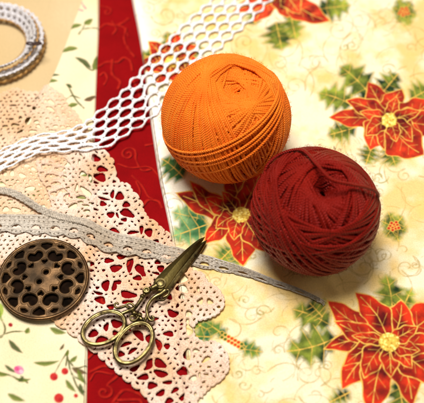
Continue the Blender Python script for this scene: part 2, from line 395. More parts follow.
# poinsettia print
cp = Canvas(-6.5, 20.5, YB-.2, YT+.2, .032, lin((243, 222, 164)))
n1 = fbm(cp.X, cp.Y, 1.7, 3); n2 = fbm(cp.X, cp.Y, .8, 21)
k = np.clip((n1-.42)*4.2, 0, 1)[..., None]; cp.C = lin((230, 218, 184))*(1-k)+lin((222, 190, 122))*k
k = np.clip((n2-.52)*4, 0, 1)[..., None]*.35; cp.C = cp.C*(1-k)+lin((226, 192, 96))*k
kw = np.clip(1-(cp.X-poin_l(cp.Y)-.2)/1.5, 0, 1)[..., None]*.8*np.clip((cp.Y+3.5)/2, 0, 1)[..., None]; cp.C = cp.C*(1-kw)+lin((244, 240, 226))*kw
SW = lin((160, 132, 54))
for i in range(340):
    c = (random.uniform(140, 520), random.uniform(-160, 500)); r = random.uniform(5, 15); a0 = random.uniform(0, 6.28); tn = random.choice((-1, 1))*random.uniform(.8, 1.5)
    sp = spiral(c, r, a0, tn); tl = leafshape(sp[0], sp[0]+rot((r*2.6, 0), a0+1.4*np.sign(tn)), 1, .25*np.sign(tn))[1]
    cp.line(pw_(np.vstack([tl[::-1], sp])), .05, SW, .6, .03)
for c, r, a0, tn in [((352, 46), 7, 0, 1.3), ((345, 47), 5, 3, -1), ((165, 15), 14, 3, -1.1), ((245, 42), 10, 2.5, 1.2), ((388, 70), 8, 0, -1.2), ((380, 176), 9, 0, 1.), ((245, 300), 6, 3, 1.2), ((262, 312), 9, 0, -1.), ((238, 374), 6, 3, -1.2), ((244, 385), 7, 0, 1.1)]:
    cp.line(pw_(spiral(c, r, a0, tn)), .07, lin((150, 140, 70)), .7)
for i in range(620):      # fine echo lines, faint concentric arcs
    c = (random.uniform(140, 560), random.uniform(-180, 520)); r = random.uniform(6, 26); a0 = random.uniform(0, 6.28)
    t = np.linspace(a0, a0+random.uniform(.6, 1.6), 10)
    cp.line(pw_(np.stack([c[0]+r*np.cos(t), c[1]+r*.85*np.sin(t)], 1)), .035, SW, .5, .03)

def cluster(c, s, ang, z=0):
    for a, l in ((0, 1.), (.9, .8), (-.9, .85), (3.1, 1.), (2.3, .8), (-2.2, .85)):
        e = np.array(c)+rot((s*l, 0), ang+a)*[1, .9]; holly(cp, c, e, s*.27, 0, spiny=3, lw=.045)
    for i in range(11):
        q = np.array(c)+rot((s*.30*math.sqrt((i+.4)/11), 0), i*2.4)*[1.15, .95]; blob(cp, q, s*.125, GOLD); blob(cp, q, s*.09, lin((178, 34, 14)))
cluster((394, 226), 17, 1.3); cluster((404, 12), 16, 1.2)
# elongated holly spray half under the lace
for b, e, w in (((240, 343), (258, 355), 5.5), ((214, 333), (194, 322), 6), ((212, 337), (190, 336), 5), ((226, 336), (206, 322), 5), ((244, 350), (262, 352), 4)):
    holly(cp, b, e, w, 0, lin((120, 140, 30)), lin((30, 92, 54)), spiny=3, lw=.05)
for i in range(14):
    q = (222+(i % 7)*3.3, 333+(i//7)*4.4+(i % 7)*1.9); blob(cp, q, 2.4, GOLD); blob(cp, q, 1.7, lin((196, 50, 16)) if 1 < i % 7 < 6 else lin((60, 90, 26)))
# flower 1, lower right
C1 = (389, 342)
holly(cp, (330, 326), (293, 310), 11, .05); holly(cp, (336, 338), (287, 351), 12, -.05); holly(cp, (322, 317), (310, 304), 8)
holly(cp, (392, 318), (386, 275), 10, .05); holly(cp, (398, 318), (412, 288), 7); holly(cp, (398, 380), (404, 415), 10); holly(cp, (350, 392), (330, 402), 6)
for tip, w, bd in (((327, 301), 10, -.06), ((342, 389), 12, .1), ((372, 417), 12, .05), ((412, 407), 11, -.08), ((443, 384), 12, .0), ((445, 302), 15, .05), ((401, 300), 12, .1), ((355, 293), 10, .08), ((324, 349), 8, .08), ((440, 345), 9, 0)):
    petal(cp, C1, tip, w, bd)
for tip, w, bd in (((334, 322), 7.5, -.05), ((343, 366), 7, .08), ((364, 378), 9, .1), ((391, 377), 7, 0), ((412, 368), 6.5, -.05), ((420, 350), 6, .05), ((352, 336), 4.5, 0), ((418, 326), 6, 0)):
    petal(cp, C1, tip, w, bd, lw=.065)
# flower 2, upper right
C2 = (389, 121)
holly(cp, (372, 98), (340, 66), 10, .05); holly(cp, (352, 105), (318, 92), 9, .05); holly(cp, (380, 96), (398, 74), 9); holly(cp, (356, 128), (328, 135), 8)
holly(cp, (372, 146), (366, 164), 7); holly(cp, (388, 146), (396, 166), 8); holly(cp, (410, 100), (432, 88), 9)
for tip, w, bd in (((329, 117), 8, .02), ((368, 82), 9, .0), ((402, 90), 9, -.1), ((346, 100), 7, .05), ((432, 100), 11, .1), ((444, 128), 11, 0), ((370, 150), 10, .15), ((384, 150), 7, .05), ((424, 155), 14, .1)):
    petal(cp, C2, tip, w, bd, lin((214, 56, 20)), lw=.07)
for tip, w, bd in (((360, 112), 4.5, 0), ((366, 136), 6, .1), ((396, 98), 5, 0), ((420, 112), 5, .0), ((412, 142), 6, -.1), ((396, 142), 5, -.05)):
    petal(cp, C2, tip, w, bd, lin((214, 56, 20)), lw=.06)
# flower 3, between the balls and the scissors
C3 = (241, 215)
DG = lin((22, 84, 44))
holly(cp, (206, 220), (172, 212), 9, .0, lin((150, 180, 120)), DG); holly(cp, (208, 224), (172, 236), 10, .0, lin((120, 160, 100)), DG)
holly(cp, (184, 178), (162, 160), 10, .05, lin((90, 120, 50)), DG); holly(cp, (232, 248), (218, 262), 8, 0, GRN, DG); holly(cp, (238, 250), (240, 266), 7, 0, GRN, DG)
for tip, w, bd in (((176, 193), 9, -.02), ((190, 181), 7, -.1), ((204, 243), 8, .06), ((243, 266), 11, .0), ((281, 222), 9, 0), ((228, 170), 9, .05), ((262, 172), 9, .0), ((268, 252), 9, .0)):
    petal(cp, C3, tip, w, bd)
for tip, w, bd in (((205, 198), 7, -.04), ((216, 228), 6.5, .1), ((234, 240), 6, .08), ((222, 192), 5, 0)):
    petal(cp, C3, tip, w, bd, lw=.065)
# flower 4, top edge
C4 = (282, -12)
holly(cp, (276, 22), (282, 50), 11); holly(cp, (256, 24), (252, 10), 6); holly(cp, (318, 10), (350, 6), 9, 0); holly(cp, (290, 12), (296, 40), 7)
holly(cp, (240, -10), (228, -40), 9)
for tip, w, bd in (((254, 22), 8, .05), ((288, 18), 9, .0), ((330, 22), 9, .1), ((312, -50), 10, 0), ((262, -55), 10, 0), ((340, -28), 9, 0), ((232, -18), 9, 0), ((232, 12), 6, 0), ((300, 14), 7, 0)):
    petal(cp, C4, tip, w, bd, lin((222, 66, 28)))
# flower 5 under the white lace and flowers beyond the frame
def flower(C, s, a0=0.):
    for i in range(5):
        a = a0+i*1.26+.5; e = np.array(C)+rot((s*1.05, 0), a)*[1, .85]; holly(cp, C, e, s*.2)
    for i in range(7):
        a = a0+i*.9; e = np.array(C)+rot((s*(.95+.1*(i % 2)), 0), a)*[1, .85]; petal(cp, C, e, s*.2, .04*(i % 3-1))
    for i in range(6):
        a = a0+.4+i*1.05; e = np.array(C)+rot((s*.55, 0), a)*[1, .85]; petal(cp, C, e, s*.12)
flower((172, 62), 34, .3)
for c, s in (((500, 40), 55), ((520, 230), 60), ((490, 430), 60), ((300, 470), 62), ((180, -90), 50), ((400, -90), 50)): flower(c, s, random.random())
for C, r in ((C1, 10.5), (C2, 7.5), (C3, 8.5), (C4, 7), ((172, 62), 6)):
    blob(cp, C, r, lin((214, 176, 70)), sq=.9)
    for i in range(60):
        a = random.uniform(0, 6.28); q = r*math.sqrt(random.random()); blob(cp, (C[0]+q*math.cos(a), C[1]+.9*q*math.sin(a)), 1.1, lin(random.choice(((250, 228, 130), (240, 205, 90), (186, 140, 44)))), soft=.02)

# red scroll print
cr_ = Canvas(-9.5, 4.5, YB-.2, YT+.2, .032, lin((136, 6, 10)))
n1 = fbm(cr_.X, cr_.Y, 1.2, 33)[..., None]; cr_.C = cr_.C*(.7+.35*n1)
def scroll(P, wd=.09):
    P = np.array(P, float); W_ = unp_list(spline(P, max(len(P)*5, 12)), .12)
    cr_.line(W_+[.05, -.05, 0], wd*1.1, lin((64, 3, 6)), .85); cr_.line(W_, wd, lin((170, 32, 20)), .85)
def sc2(c, r, a0, tn, tail):
    sp = spiral(c, r, a0, tn); scroll(np.vstack([np.array(tail, float), sp[::2]]))
sc2((107, 12), 5, -1.5, 1.0, [(99, 6)])
scroll([(100, 28), (106, 24), (116, 26), (124, 22), (128, 18)], .13); scroll([(112, 22), (116, 30), (113, 34)], .1); scroll([(116, 26), (124, 28), (128, 36)], .08)
scroll([(126, 28), (124, 40), (130, 52), (134, 55)]); scroll([(127, 46), (134, 56)], .1)
scroll([(98, 66), (106, 62), (118, 62), (122, 60)], .13); scroll([(112, 60), (112, 74), (120, 82), (118, 88)], .12); scroll([(118, 62), (124, 58), (130, 61), (132, 70)], .1)
scroll([(100, 75), (104, 72), (107, 78), (104, 84)]); scroll([(133, 80), (138, 90), (140, 100)])
sc2((128, 154), 8, -.5, -1.3, [(150, 168), (142, 170), (136, 160)]); scroll([(118, 164), (132, 168), (150, 166), (160, 176)], .07)
scroll([(132, 176), (142, 186), (148, 196), (152, 198)], .08); scroll([(143, 206), (148, 200), (158, 200), (162, 206)], .1); scroll([(136, 182), (140, 192), (138, 200)], .06)
sc2((104, 392), 9, -1.2, 1.2, [(90, 372), (104, 366), (120, 372)]); scroll([(88, 358), (96, 352), (112, 362)]); scroll([(112, 403), (124, 390), (140, 394), (150, 402)], .1)
sc2((134, 406), 9, -1, 1.1, [(118, 400)]); scroll([(90, 380), (96, 372), (112, 374)], .06)
for i in range(46):
    c = (random.uniform(90, 205), random.uniform(-150, 510))
    if 0 < c[1] < 90 or 150 < c[1] < 215 or 350 < c[1] < 403: continue
    sc2(c, random.uniform(5, 9), random.uniform(0, 6), random.choice((-1.1, 1.1)), [(c[0]+random.uniform(-18, 18), c[1]+random.uniform(10, 22))])
# rose sprig print on the cream cloth
cf = Canvas(-24, -4.5, YB-.2, YT+.2, .032, lin((246, 236, 196)))
n1 = fbm(cf.X, cf.Y, 3, 41)[..., None]; cf.C = lin((230, 222, 194))*(1-n1)+lin((222, 202, 150))*n1
def fl(b, e, w, col, bend=.08, col2=None, kx=0.):
    o, mid, l, r = leafshape(b, e, w*.82, bend, kink=.05); cf.fill(pw_(o), lin(col), soft=.04, alpha=.92)
    c2 = lin(col2 or (70, 84, 30)); cf.fill(pw_(np.vstack([mid, r[::-1]])), c2, soft=.04, alpha=.45); cf.line(pw_(mid[2:-3]), .025, c2, .7)
def fs(P, w=.08, col=(84, 84, 34)): cf.line(pw_(spline(P, 20)), w, lin(col), .9)
def berry(c, r, col=(186, 44, 36)):
    r = r*.88; blob(cf, c, r, lin(col), sq=1.); blob(cf, (c[0]+r*.35, c[1]+r*.3), r*.5, lin((150, 14, 24)), .6); pass
G_ = (112, 122, 34); GD = (62, 72, 26); BR = (96, 44, 22)
def sprig_set(dx, dy):
    T = lambda *P: [(x+dx, y+dy) for x, y in P]
    for a in ([(99, 29), (90, 29), (82, 31), (79, 35)], [(82, 31), (86, 24)], [(97, 66), (93, 70), (88, 68), (84, 64)], [(66, 100), (72, 96), (80, 98)], [(68, 86), (76, 100), (84, 108)]): fs(T(*a))
    for b, e, w, c in (((82, 26), (67, 30), 2.6, G_), ((84, 25), (93, 20), 3.2, G_), ((78, 49), (60, 53), 3, G_), ((91, 68), (75, 58), 3, GD), ((93, 70), (97, 55), 4, G_), ((72, 88), (66, 85), 2, GD), ((78, 104), (66, 109), 2.6, G_), ((84, 100), (96, 95), 2.8, BR), ((58, 82), (42, 84), 2.3, G_), ((60, 76), (46, 78), 1.5, GD)):
        fl(*T(b, e), w, c)
    fs(T((83, 12), (78, 10)), .1, (214, 120, 130)); fs(T((76, 14), (72, 18)), .12, (220, 150, 150)); fs(T((86, 10), (82, 4)), .1, (214, 110, 130)); fs(T((62, 42), (60, 46)), .16, (190, 60, 70))
def rose_set(dx, dy):
    T = lambda *P: [(x+dx, y+dy) for x, y in P]
    for a in ([(0, 340), (13, 333), (27, 332)], [(0, 318), (6, 330), (3, 340), (-4, 341)], [(68, 351), (61, 362), (55, 373)], [(68, 352), (66, 366)], [(68, 358), (72, 374), (84, 382)], [(72, 374), (78, 388), (84, 392)], [(2, 377), (12, 379), (20, 382)], [(22, 378), (28, 384)], [(68, 360), (76, 368), (86, 366)]): fs(T(*a), .07)
    for b, e, w, c in (((10, 342), (23, 354), 3.4, GD), ((26, 334), (29, 328), 3, G_), ((34, 363), (59, 361), 2.8, G_), ((66, 356), (68, 350), 1.8, G_), ((70, 362), (77, 356), 2.6, G_), ((72, 368), (87, 373), 3.4, BR), ((78, 370), (86, 384), 3, G_), ((66, 380), (76, 392), 3, G_), ((80, 384), (84, 396), 3, GD), ((7, 369), (18, 375), 2.2, GD), ((-2, 377), (10, 379), 2.8, G_), ((17, 382), (31, 380), 2.2, G_), ((10, 398), (26, 403), 3.6, G_), ((20, 384), (24, 378), 2, GD), ((60, 350), (64, 344), 1.6, BR)):
        fl(*T(b, e), w, c)
    for c, r in (((54, 377), 4.6), ((65, 371.5), 4), ((59, 398.5), 5.6), ((76, 396), 2.4)): berry(*T(c), r)
    berry(T((11, 326))[0], 2.4, (150, 30, 30))
    for q, r_, c in (((20, 372), 4.6, (226, 130, 156)), ((18, 371), 2.4, (204, 80, 124)), ((22, 373.5), 2, (240, 180, 190))): blob(cf, T(q)[0], r_, lin(c), sq=1)
sprig_set(0, 0); rose_set(0, 0)
for dx, dy in ((-60, 40), (-8, -110), (-60, 130), (10, 150)): sprig_set(dx, dy)
for dx, dy in ((-100, -20), (0, 110), (-100, 100), (40, -70)): rose_set(dx, dy)
fs([(0, 206+110), (3, 322)], .1, (120, 140, 40)); fl((2, 318), (-8, 300), 6, (150, 170, 50))

# ------------------------------------------------------------------ the surface and the cloths
ct = Canvas(-60, 60, -45, 75, .3, lin((226, 206, 164)))
n1 = fbm(ct.X, ct.Y, 7, 51)[..., None]; ct.C = lin((214, 194, 154))*(1-n1)+lin((190, 156, 100))*n1
xs = np.linspace(-60, 60, 401); ys = np.linspace(-45, 75, 401); X, Y = np.meshgrid(xs, ys)
Z = -.06+.05*np.sin(X*.35+Y*.2)+.03*(fbm(X, Y, 3, 8)-.5)-.03
i = np.arange(400)[:, None]; j = np.arange(400)[None]; w = 401
tbl = mesh_obj('table_cover', np.stack([X, Y, Z], -1).reshape(-1, 3), np.stack([i*w+j, i*w+j+1, (i+1)*w+j+1, (i+1)*w+j], -1).reshape(-1, 4), M_table, col=ct.sample(X, Y).reshape(-1, 3))
tag(tbl, kind='structure')
tag(cloth('red_fabric', red_l, red_r, h_red, -.08, cr_, M_redcloth), 'deep red cotton with orange scroll print, lying between the two cream fabrics', 'fabric')
tag(cloth('floral_fabric', flor_l, flor_r, h_flor, -.06, cf, M_print), 'cream cotton printed with small red roses and green sprigs, at the left', 'fabric')
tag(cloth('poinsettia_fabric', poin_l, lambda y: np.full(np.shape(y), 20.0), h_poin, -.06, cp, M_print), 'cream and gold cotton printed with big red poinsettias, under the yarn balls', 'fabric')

# ------------------------------------------------------------------ lace builder
def field_mesh(name, A, B, F, mapfn, thick, mat, parent=None, w=.09, relief=None, bottom=.5):
    """keeps the part of the parameter sheet (A, B) where F > 0 and puffs it into a thick crocheted body"""
    h = abs(A[0, 1]-A[0, 0]); g1, g0 = np.gradient(F, B[1, 0]-B[0, 0], A[0, 1]-A[0, 0])
    g2 = g0**2+g1**2+1e-6
    near = np.abs(F) < .62*h; st = np.where(near, F/g2, 0); lim = .8*h; mag = np.abs(st)*np.sqrt(g2); sc = np.where(mag > lim, lim/np.maximum(mag, 1e-9), 1)
    A2 = A-st*g0*sc; B2 = B-st*g1*sc; F2 = np.where(near, 0, F)
    keep = F > -.55*h; n0, n1 = F.shape
    i = np.arange(n0-1)[:, None]; j = np.arange(n1-1)[None]
    ok = keep[:-1, :-1] & keep[1:, :-1] & keep[:-1, 1:] & keep[1:, 1:]
    ok &= (F[:-1, :-1] > 0) | (F[1:, :-1] > 0) | (F[:-1, 1:] > 0) | (F[1:, 1:] > 0)
    Q = np.stack([i*n1+j, i*n1+j+1, (i+1)*n1+j+1, (i+1)*n1+j], -1)[ok]
    used = np.zeros(n0*n1, bool); used[Q.ravel()] = True; idx = np.cumsum(used)-1; Q = idx[Q]
    a = A2.ravel()[used]; b = B2.ravel()[used]; f = np.clip(F2.ravel()[used], 0, None)
    p = prof(f, w); t = thick*p
    if relief is not None: t = t+relief(a, b, f)*p
    P, N = mapfn(a, b); n = len(P)
    V = np.vstack([P+N*t[:, None], P-N*(thick*bottom*p)[:, None]])
    return mesh_obj(name, V, np.vstack([Q, Q[:, ::-1]+n]), mat, parent, uv=np.stack([np.r_[a, a], np.r_[b, b]], 1))
def px_ellipse(c, a, b, ang, z, jag=.0):
    t = np.arange(14)/14*2*PI; k = 1+jag*np.sin(3*t+c[0]); ca, sa = math.cos(math.radians(ang)), math.sin(math.radians(ang))
    x = a*k*np.cos(t); y = b*k*np.sin(t); return unp_list(np.stack([c[0]+x*ca-y*sa, c[1]+x*sa+y*ca], 1), z)
def flat_lace(name, outline, holes, z_off, mat, thick=.07, step=.027, zc=.4, ridge=.016):
    O = unp_list(outline, zc)[:, :2]
    x0, y0 = O.min(0)-.1; x1, y1 = O.max(0)+.1
    A, B = np.meshgrid(np.arange(x0, x1, step), np.arange(y0, y1, step))
    F = -sd_poly(A, B, O)
    for hpoly in holes:
        P = hpoly[:, :2]; i0 = int((P[:, 0].min()-.5-x0)/step); i1 = int((P[:, 0].max()+.5-x0)/step)+1; j0 = int((P[:, 1].min()-.5-y0)/step); j1 = int((P[:, 1].max()+.5-y0)/step)+1
        i0, j0 = max(i0, 0), max(j0, 0)
        if i1 <= i0 or j1 <= j0: continue
        s_ = (slice(j0, j1), slice(i0, i1))
        if F[s_].size: F[s_] = np.minimum(F[s_], sd_poly(A[s_], B[s_], P))
    # rows of small eyelets between the stitches wherever the work is closed
    q = 0
    for gy in np.arange(y0, y1, .25):
        q += 1
        for gx in np.arange(x0+(q % 2)*.16, x1, .32):
            cx = gx+random.uniform(-.04, .04); cy = gy+random.uniform(-.04, .04); ii = int((cx-x0)/step); jj = int((cy-y0)/step)
            if not (8 < ii < F.shape[1]-8 and 8 < jj < F.shape[0]-8) or F[jj, ii] < .12 or random.random() < .04: continue
            s_ = (slice(jj-8, jj+9), slice(ii-8, ii+9)); ra = random.uniform(.05, .10); rb = random.uniform(.032, .05); an_ = random.choice((.4, .9, 2.3))+random.uniform(-.3, .3)
            u_ = (A[s_]-cx)*math.cos(an_)+(B[s_]-cy)*math.sin(an_); v_ = -(A[s_]-cx)*math.sin(an_)+(B[s_]-cy)*math.cos(an_)
            F[s_] = np.minimum(F[s_], (np.hypot(u_/ra, v_/rb)-1)*rb)
    def mp(a, b):
        z = support(a, b)+z_off(a, b); e = np.zeros((len(a), 3)); e[:, 2] = 1
        return np.stack([a, b, z], 1), e
    def rel(a, b, f):
        return .016*np.sin(2*PI*f/.115)+.007*np.sin(a*62+3*np.sin(b*9))*np.sin(b*62+3*np.sin(a*7))
    return field_mesh(name, A, B, F, mp, thick, mat, relief=rel)
def crop(o, s, L): return [(o[0]+x/s, o[1]+y/s, a/s, b/s, (r[0] if r else 0)) for x, y, a, b, *r in L]

H = []
H += crop((60, 145), 5.76, [(28,100,25,15,30),(205,70,20,17),(240,128,26,14,10),(230,175,28,20,15),(132,165,18,12,20),(175,190,8,22,-15),(205,208,12,6),(95,242,7,18,15),(148,265,32,13,40),(122,297,24,8,5),(75,347,22,12,-20),(310,200,9,7),(245,325,16,12,20),(250,297,28,6,15),(300,272,9,20,10),(342,284,20,20),(262,268,14,5),(380,332,18,14),(375,378,24,15,15),(290,388,18,14),(15,260,20,10),(20,182,14,6),(10,140,20,7),(60,300,10,5),(150,345,16,5,10),(118,325,15,5,5),(180,330,12,5),(155,375,16,6),(205,360,12,5),(120,60,12,4,60),(110,95,5,13,10)])
H += crop((110, 180), 5.76, [(97,180,34,18,25),(80,217,14,9),(180,275,9,20),(222,293,18,20),(22,278,24,12,20),(130,290,28,8,-5),(185,210,8,6),(265,340,14,8),(40,190,5,14,-20),(60,240,12,5)])
H += crop((0, 135), 5.76, [(232,127,25,12),(372,157,26,16,30),(265,178,24,12),(312,125,18,9),(272,92,20,8),(345,193,24,10),(293,232,30,9),(365,238,14,7),(322,275,22,7),(355,316,22,8),(312,335,18,12),(385,345,16,9,-30),(280,300,12,8),(330,235,8,5),(240,215,10,5),(390,300,10,5)])
H += crop((80, 240), 5.76, [(58,128,16,13),(60,167,14,7),(162,103,22,12),(203,147,28,17,-10),(285,130,15,32,10),(345,160,34,15,50),(330,205,20,12),(145,247,18,26,10),(195,252,11,24,10),(215,228,18,10),(97,262,9,7),(103,293,22,7,15),(115,333,26,17,20),(175,372,18,12),(275,300,38,17,10),(270,342,28,8,-5),(240,80,26,12,-10),(133,160,8,6),(290,182,8,5)])
H += crop((140, 250), 5.76, [(118,95,16,16),(92,124,18,6,10),(240,160,28,22,-20),(243,217,30,17,20),(240,262,14,12),(187,350,27,17,20),(280,362,16,14,-20),(345,290,14,10),(165,255,16,14),(75,385,24,10),(8,105,12,26,-10),(100,60,14,10),(215,310,7,10,20),(300,325,7,10),(335,220,6,12)])
H += crop((165, 290), 5.76, [(130,173,8,12),(205,60,11,16,20),(258,62,16,12,30),(140,225,16,28,-15),(20,238,24,13),(10,312,14,12),(125,278,12,6),(128,367,18,26),(178,345,16,8),(155,95,5,9),(310,95,8,6),(95,190,8,5)])
H += crop((120, 335), 5.93, [(228,45,14,30,-20),(278,52,12,14),(235,158,32,20,35),(240,218,34,17,15),(170,157,13,28,20),(85,187,26,12,-30),(137,238,28,15,-10),(188,288,24,17,-10),(282,270,24,9,-10),(240,335,24,14,-30),(325,313,22,10,-40),(290,380,22,14,-30),(367,355,10,18,30),(372,205,30,20,20),(215,290,6,5),(90,225,7,6),(180,210,6,5)])
H += crop((170, 335), 5.93, [(137,255,20,12,-15),(68,358,12,12),(182,388,14,16),(215,140,24,10,-35),(215,232,12,4),(175,235,4,16,0),(78,160,8,6,40),(120,180,5,10,40),(150,345,5,9),(230,190,9,5)])
H += crop((80, 300), 5.04, [(65,160,22,14,-35),(130,125,10,18,15),(182,108,24,17,15),(105,190,26,14,-15),(175,155,12,10),(230,212,24,8,-20),(295,165,28,14,45),(205,262,14,12),(262,245,22,8,-35),(345,185,12,20,-10),(345,325,22,10,-40)])
HB = [px_ellipse(h[:2], h[2]*1.26, h[3]*1.26, h[4], .5, .16) for h in H]
OUT = [(45, 146), (60, 142), (90, 142), (107, 150), (109.5, 155.5), (114, 158), (112, 162), (115.5, 167.6), (115.5, 174.5), (120, 180.6), (128.6, 182), (132.6, 190), (138.6, 194), (138, 198), (143, 201), (142, 206), (146.5, 214), (149, 217), (156, 219), (158, 223), (163, 225), (164, 229.5), (168, 230), (171, 235.6), (170, 240), (175, 243), (174, 248), (180, 250), (182, 257), (188, 262), (193, 270), (203, 272), (208, 281), (219, 288), (224, 297), (224, 306), (217, 314), (208, 318), (198, 320), (193, 327), (195, 336), (204, 342), (213, 340), (221, 344), (228, 355), (229, 369), (222, 379), (211, 386), (203, 394), (199, 403), (203, 414), (200, 428), (185, 436), (170, 430), (160, 420), (161, 410),
       (156, 402), (150, 402), (147, 396), (142, 393), (140, 387), (133, 386), (131, 380), (124, 379), (122, 373), (116, 371.5), (114, 366), (107, 364), (105, 358), (99.5, 357), (97.5, 350.5), (91, 350), (87, 344.5), (80, 342), (77, 336), (70, 334), (66, 328), (58, 326), (50, 316), (20, 305), (-10, 296), (-40, 280), (-45, 240), (-20, 225), (5, 228), (38, 222), (52, 206), (48, 190), (39, 176), (36, 160)]
def scallop_outline(P, amp=1.1, seed=1):
    """small picot loops along the traced edge, in photo pixels"""
    P = np.array(P, float); Q = np.vstack([P, P[:1]]); out = []
    for a, b in zip(Q[:-1], Q[1:]):
        d = b-a; L = np.linalg.norm(d); n = np.array([d[1], -d[0]])/L; m = max(1, int(round(L/5.5)))
        for k_ in range(m):
            for f in (0., .25, .5, .75):
                t = (k_+f)/m; out.append(a+d*t+n*amp*math.sin(PI*f))
    return np.array(out)
z_cover = lambda a, b: .13+.03*np.sin(a*1.1+b*.7)
lace_b = flat_lace('crocheted_lace', scallop_outline(OUT), HB, z_cover, M_peach, thick=.075, zc=.5)
tag(lace_b, 'wide cream crocheted lace with scalloped picot edge, under the scissors and button', 'lace')

# upper left crochet, blurred, partly behind the white net
OUTA = [(-60, 110), (-20, 100), (0, 90), (14, 84), (26, 88), (38, 88), (46, 84), (54, 90), (64, 96), (68, 106), (76, 112), (82, 122), (88, 128), (84, 140), (72, 150), (62, 170), (66, 196), (60, 214), (40, 224), (0, 236), (-40, 240), (-80, 200)]
HA = crop((0, 135), 5.76, [(25,218,14,12),(68,215,13,18),(125,228,22,12,20),(152,170,16,8),(190,190,14,9,30),(10,280,20,14,20),(175,302,32,12),(100,260,9,6),(60,290,10,5),(110,330,14,7)])
HA += crop((0, 180), 5.04, [(28,145,18,13,-20),(78,147,24,12,10),(60,180,20,6),(50,100,14,5),(215,130,14,10),(150,40,22,8)])
HA += crop((0, 80), 5.04, [(70,208,22,9),(97,172,9,8),(140,203,18,22),(185,215,14,8),(195,235,13,7,40),(98,252,22,9),(165,260,22,7),(258,115,20,9,30),(172,140,16,9,40),(182,75,10,10),(220,72,12,5),(255,150,22,8,25),(280,235,14,6),(345,240,14,6),(315,235,12,5),(60,110,20,4),(140,112,12,5),(50,178,14,5),(120,290,24,7),(185,295,18,5),(265,258,20,5),(240,200,8,5),(290,190,8,5),(20,215,14,9),(230,110,6,8),(300,130,10,5),(320,170,8,4)])
lace_a = flat_lace('peach_lace', scallop_outline(OUTA, 1.3), [px_ellipse(h[:2], h[2], h[3], h[4], .4, .12) for h in HA], lambda a, b: .03+.02*np.sin(a+b), M_peach2, thick=.065, zc=.4)
tag(lace_a, 'peach crocheted doily partly covered by the white net lace, at the left edge', 'doily')

# ------------------------------------------------------------------ ribbon laces that follow a path
def ribbon_map(ctrl, n=500):
    """ctrl rows: px, py, half width (cm), z above support, roll (deg)"""
    c = spline(ctrl, n); P = unp(c[:, 0], c[:, 1], .45)
    T = np.gradient(P[:, :2], axis=0); T /= np.linalg.norm(T, axis=1)[:, None]; Nn = np.stack([-T[:, 1], T[:, 0]], 1)
    s = np.r_[0, np.cumsum(np.linalg.norm(np.diff(P[:, :2], axis=0), axis=1))]
    def f(a, t):       # a: arc length, t in -1..1 (+ is to the left of travel)
        I = lambda q: np.interp(a, s, q)
        hw = I(c[:, 2]); ro = np.radians(I(c[:, 4])); x = I(P[:, 0])+I(Nn[:, 0])*hw*t*np.cos(ro); y = I(P[:, 1])+I(Nn[:, 1])*hw*t*np.cos(ro)
        z = support(x, y)*.6+support(I(P[:, 0]), I(P[:, 1]))*.4+I(c[:, 3])+hw*t*np.sin(ro)
        nn = np.stack([-I(Nn[:, 0])*np.sin(ro), -I(Nn[:, 1])*np.sin(ro), np.cos(ro)], 1)
        return np.stack([x, y, z], 1), nn
    return f, s[-1], lambda a: np.interp(a, s, c[:, 2])
# white net
ctrl = [(268, -30, 1.55, .10, 0), (236, 4, 1.5, .12, 0), (206, 32, 1.45, .16, 0), (176, 64, 1.42, .18, 0), (146, 96, 1.38, .22, 0), (118, 118, 1.2, .26, 0), (94, 136, 1.02, .30, 0), (66, 144, .72, .36, 0), (40, 147, .62, .38, 0), (14, 156, .66, .34, 0), (-20, 170, .8, .3, 0), (-60, 190, 1.0, .25, 0)]
f_net, Ln, hw_net = ribbon_map(ctrl)
st = .028; A, B = np.meshgrid(np.arange(0, Ln, st), np.arange(-1.75, 1.75, st))
rows = 5; pitch = 1.04; rp = 2*1.42/rows
F = 1.47-np.abs(B)+.10*np.cos(2*PI*A/pitch)
for r_ in range(rows):
    tc_ = -1.42+rp*(r_+.5); sh = (r_ % 2)*.5
    for k_ in range(int(Ln/pitch)+2):
        ac = (k_+sh)*pitch; jx = random.uniform(-.02, .02); jy = random.uniform(-.02, .02)
        i0 = max(int((ac-.65)/st), 0); i1 = int((ac+.65)/st)
        if i1 <= i0: continue
        a_ = A[:, i0:i1]-ac-jx; b_ = B[:, i0:i1]-tc_-jy
        sq_ = min(1, max(.55, float(hw_net(ac))/1.25)); rx, ry = .425*(.6+.4*sq_), .262*(.35+.65*sq_)
        ph = np.arctan2(b_, a_); q = (np.abs(a_/rx)**1.85+np.abs(b_/ry)**1.85)**(1/1.85)
        F[:, i0:i1] = np.minimum(F[:, i0:i1], (q-1)*.23)
        for sx, sy in ((.5, 0.0),):
            if abs(tc_+sy) > 1.3: continue
            q = np.hypot((a_-sx*pitch)/.055, (b_-sy)/.045)
            F[:, i0:i1] = np.minimum(F[:, i0:i1], (q-1)*.045)
tw = lambda a, b, f: .018*np.sin(2*PI*(a+b)/.11)
net = field_mesh('net_lace_ribbon', A, B, F, lambda a, b: f_net(a, b/1.42), .07, M_white, w=.07, relief=tw)
tag(net, 'white open net lace ribbon running diagonally behind the orange yarn ball', 'lace')

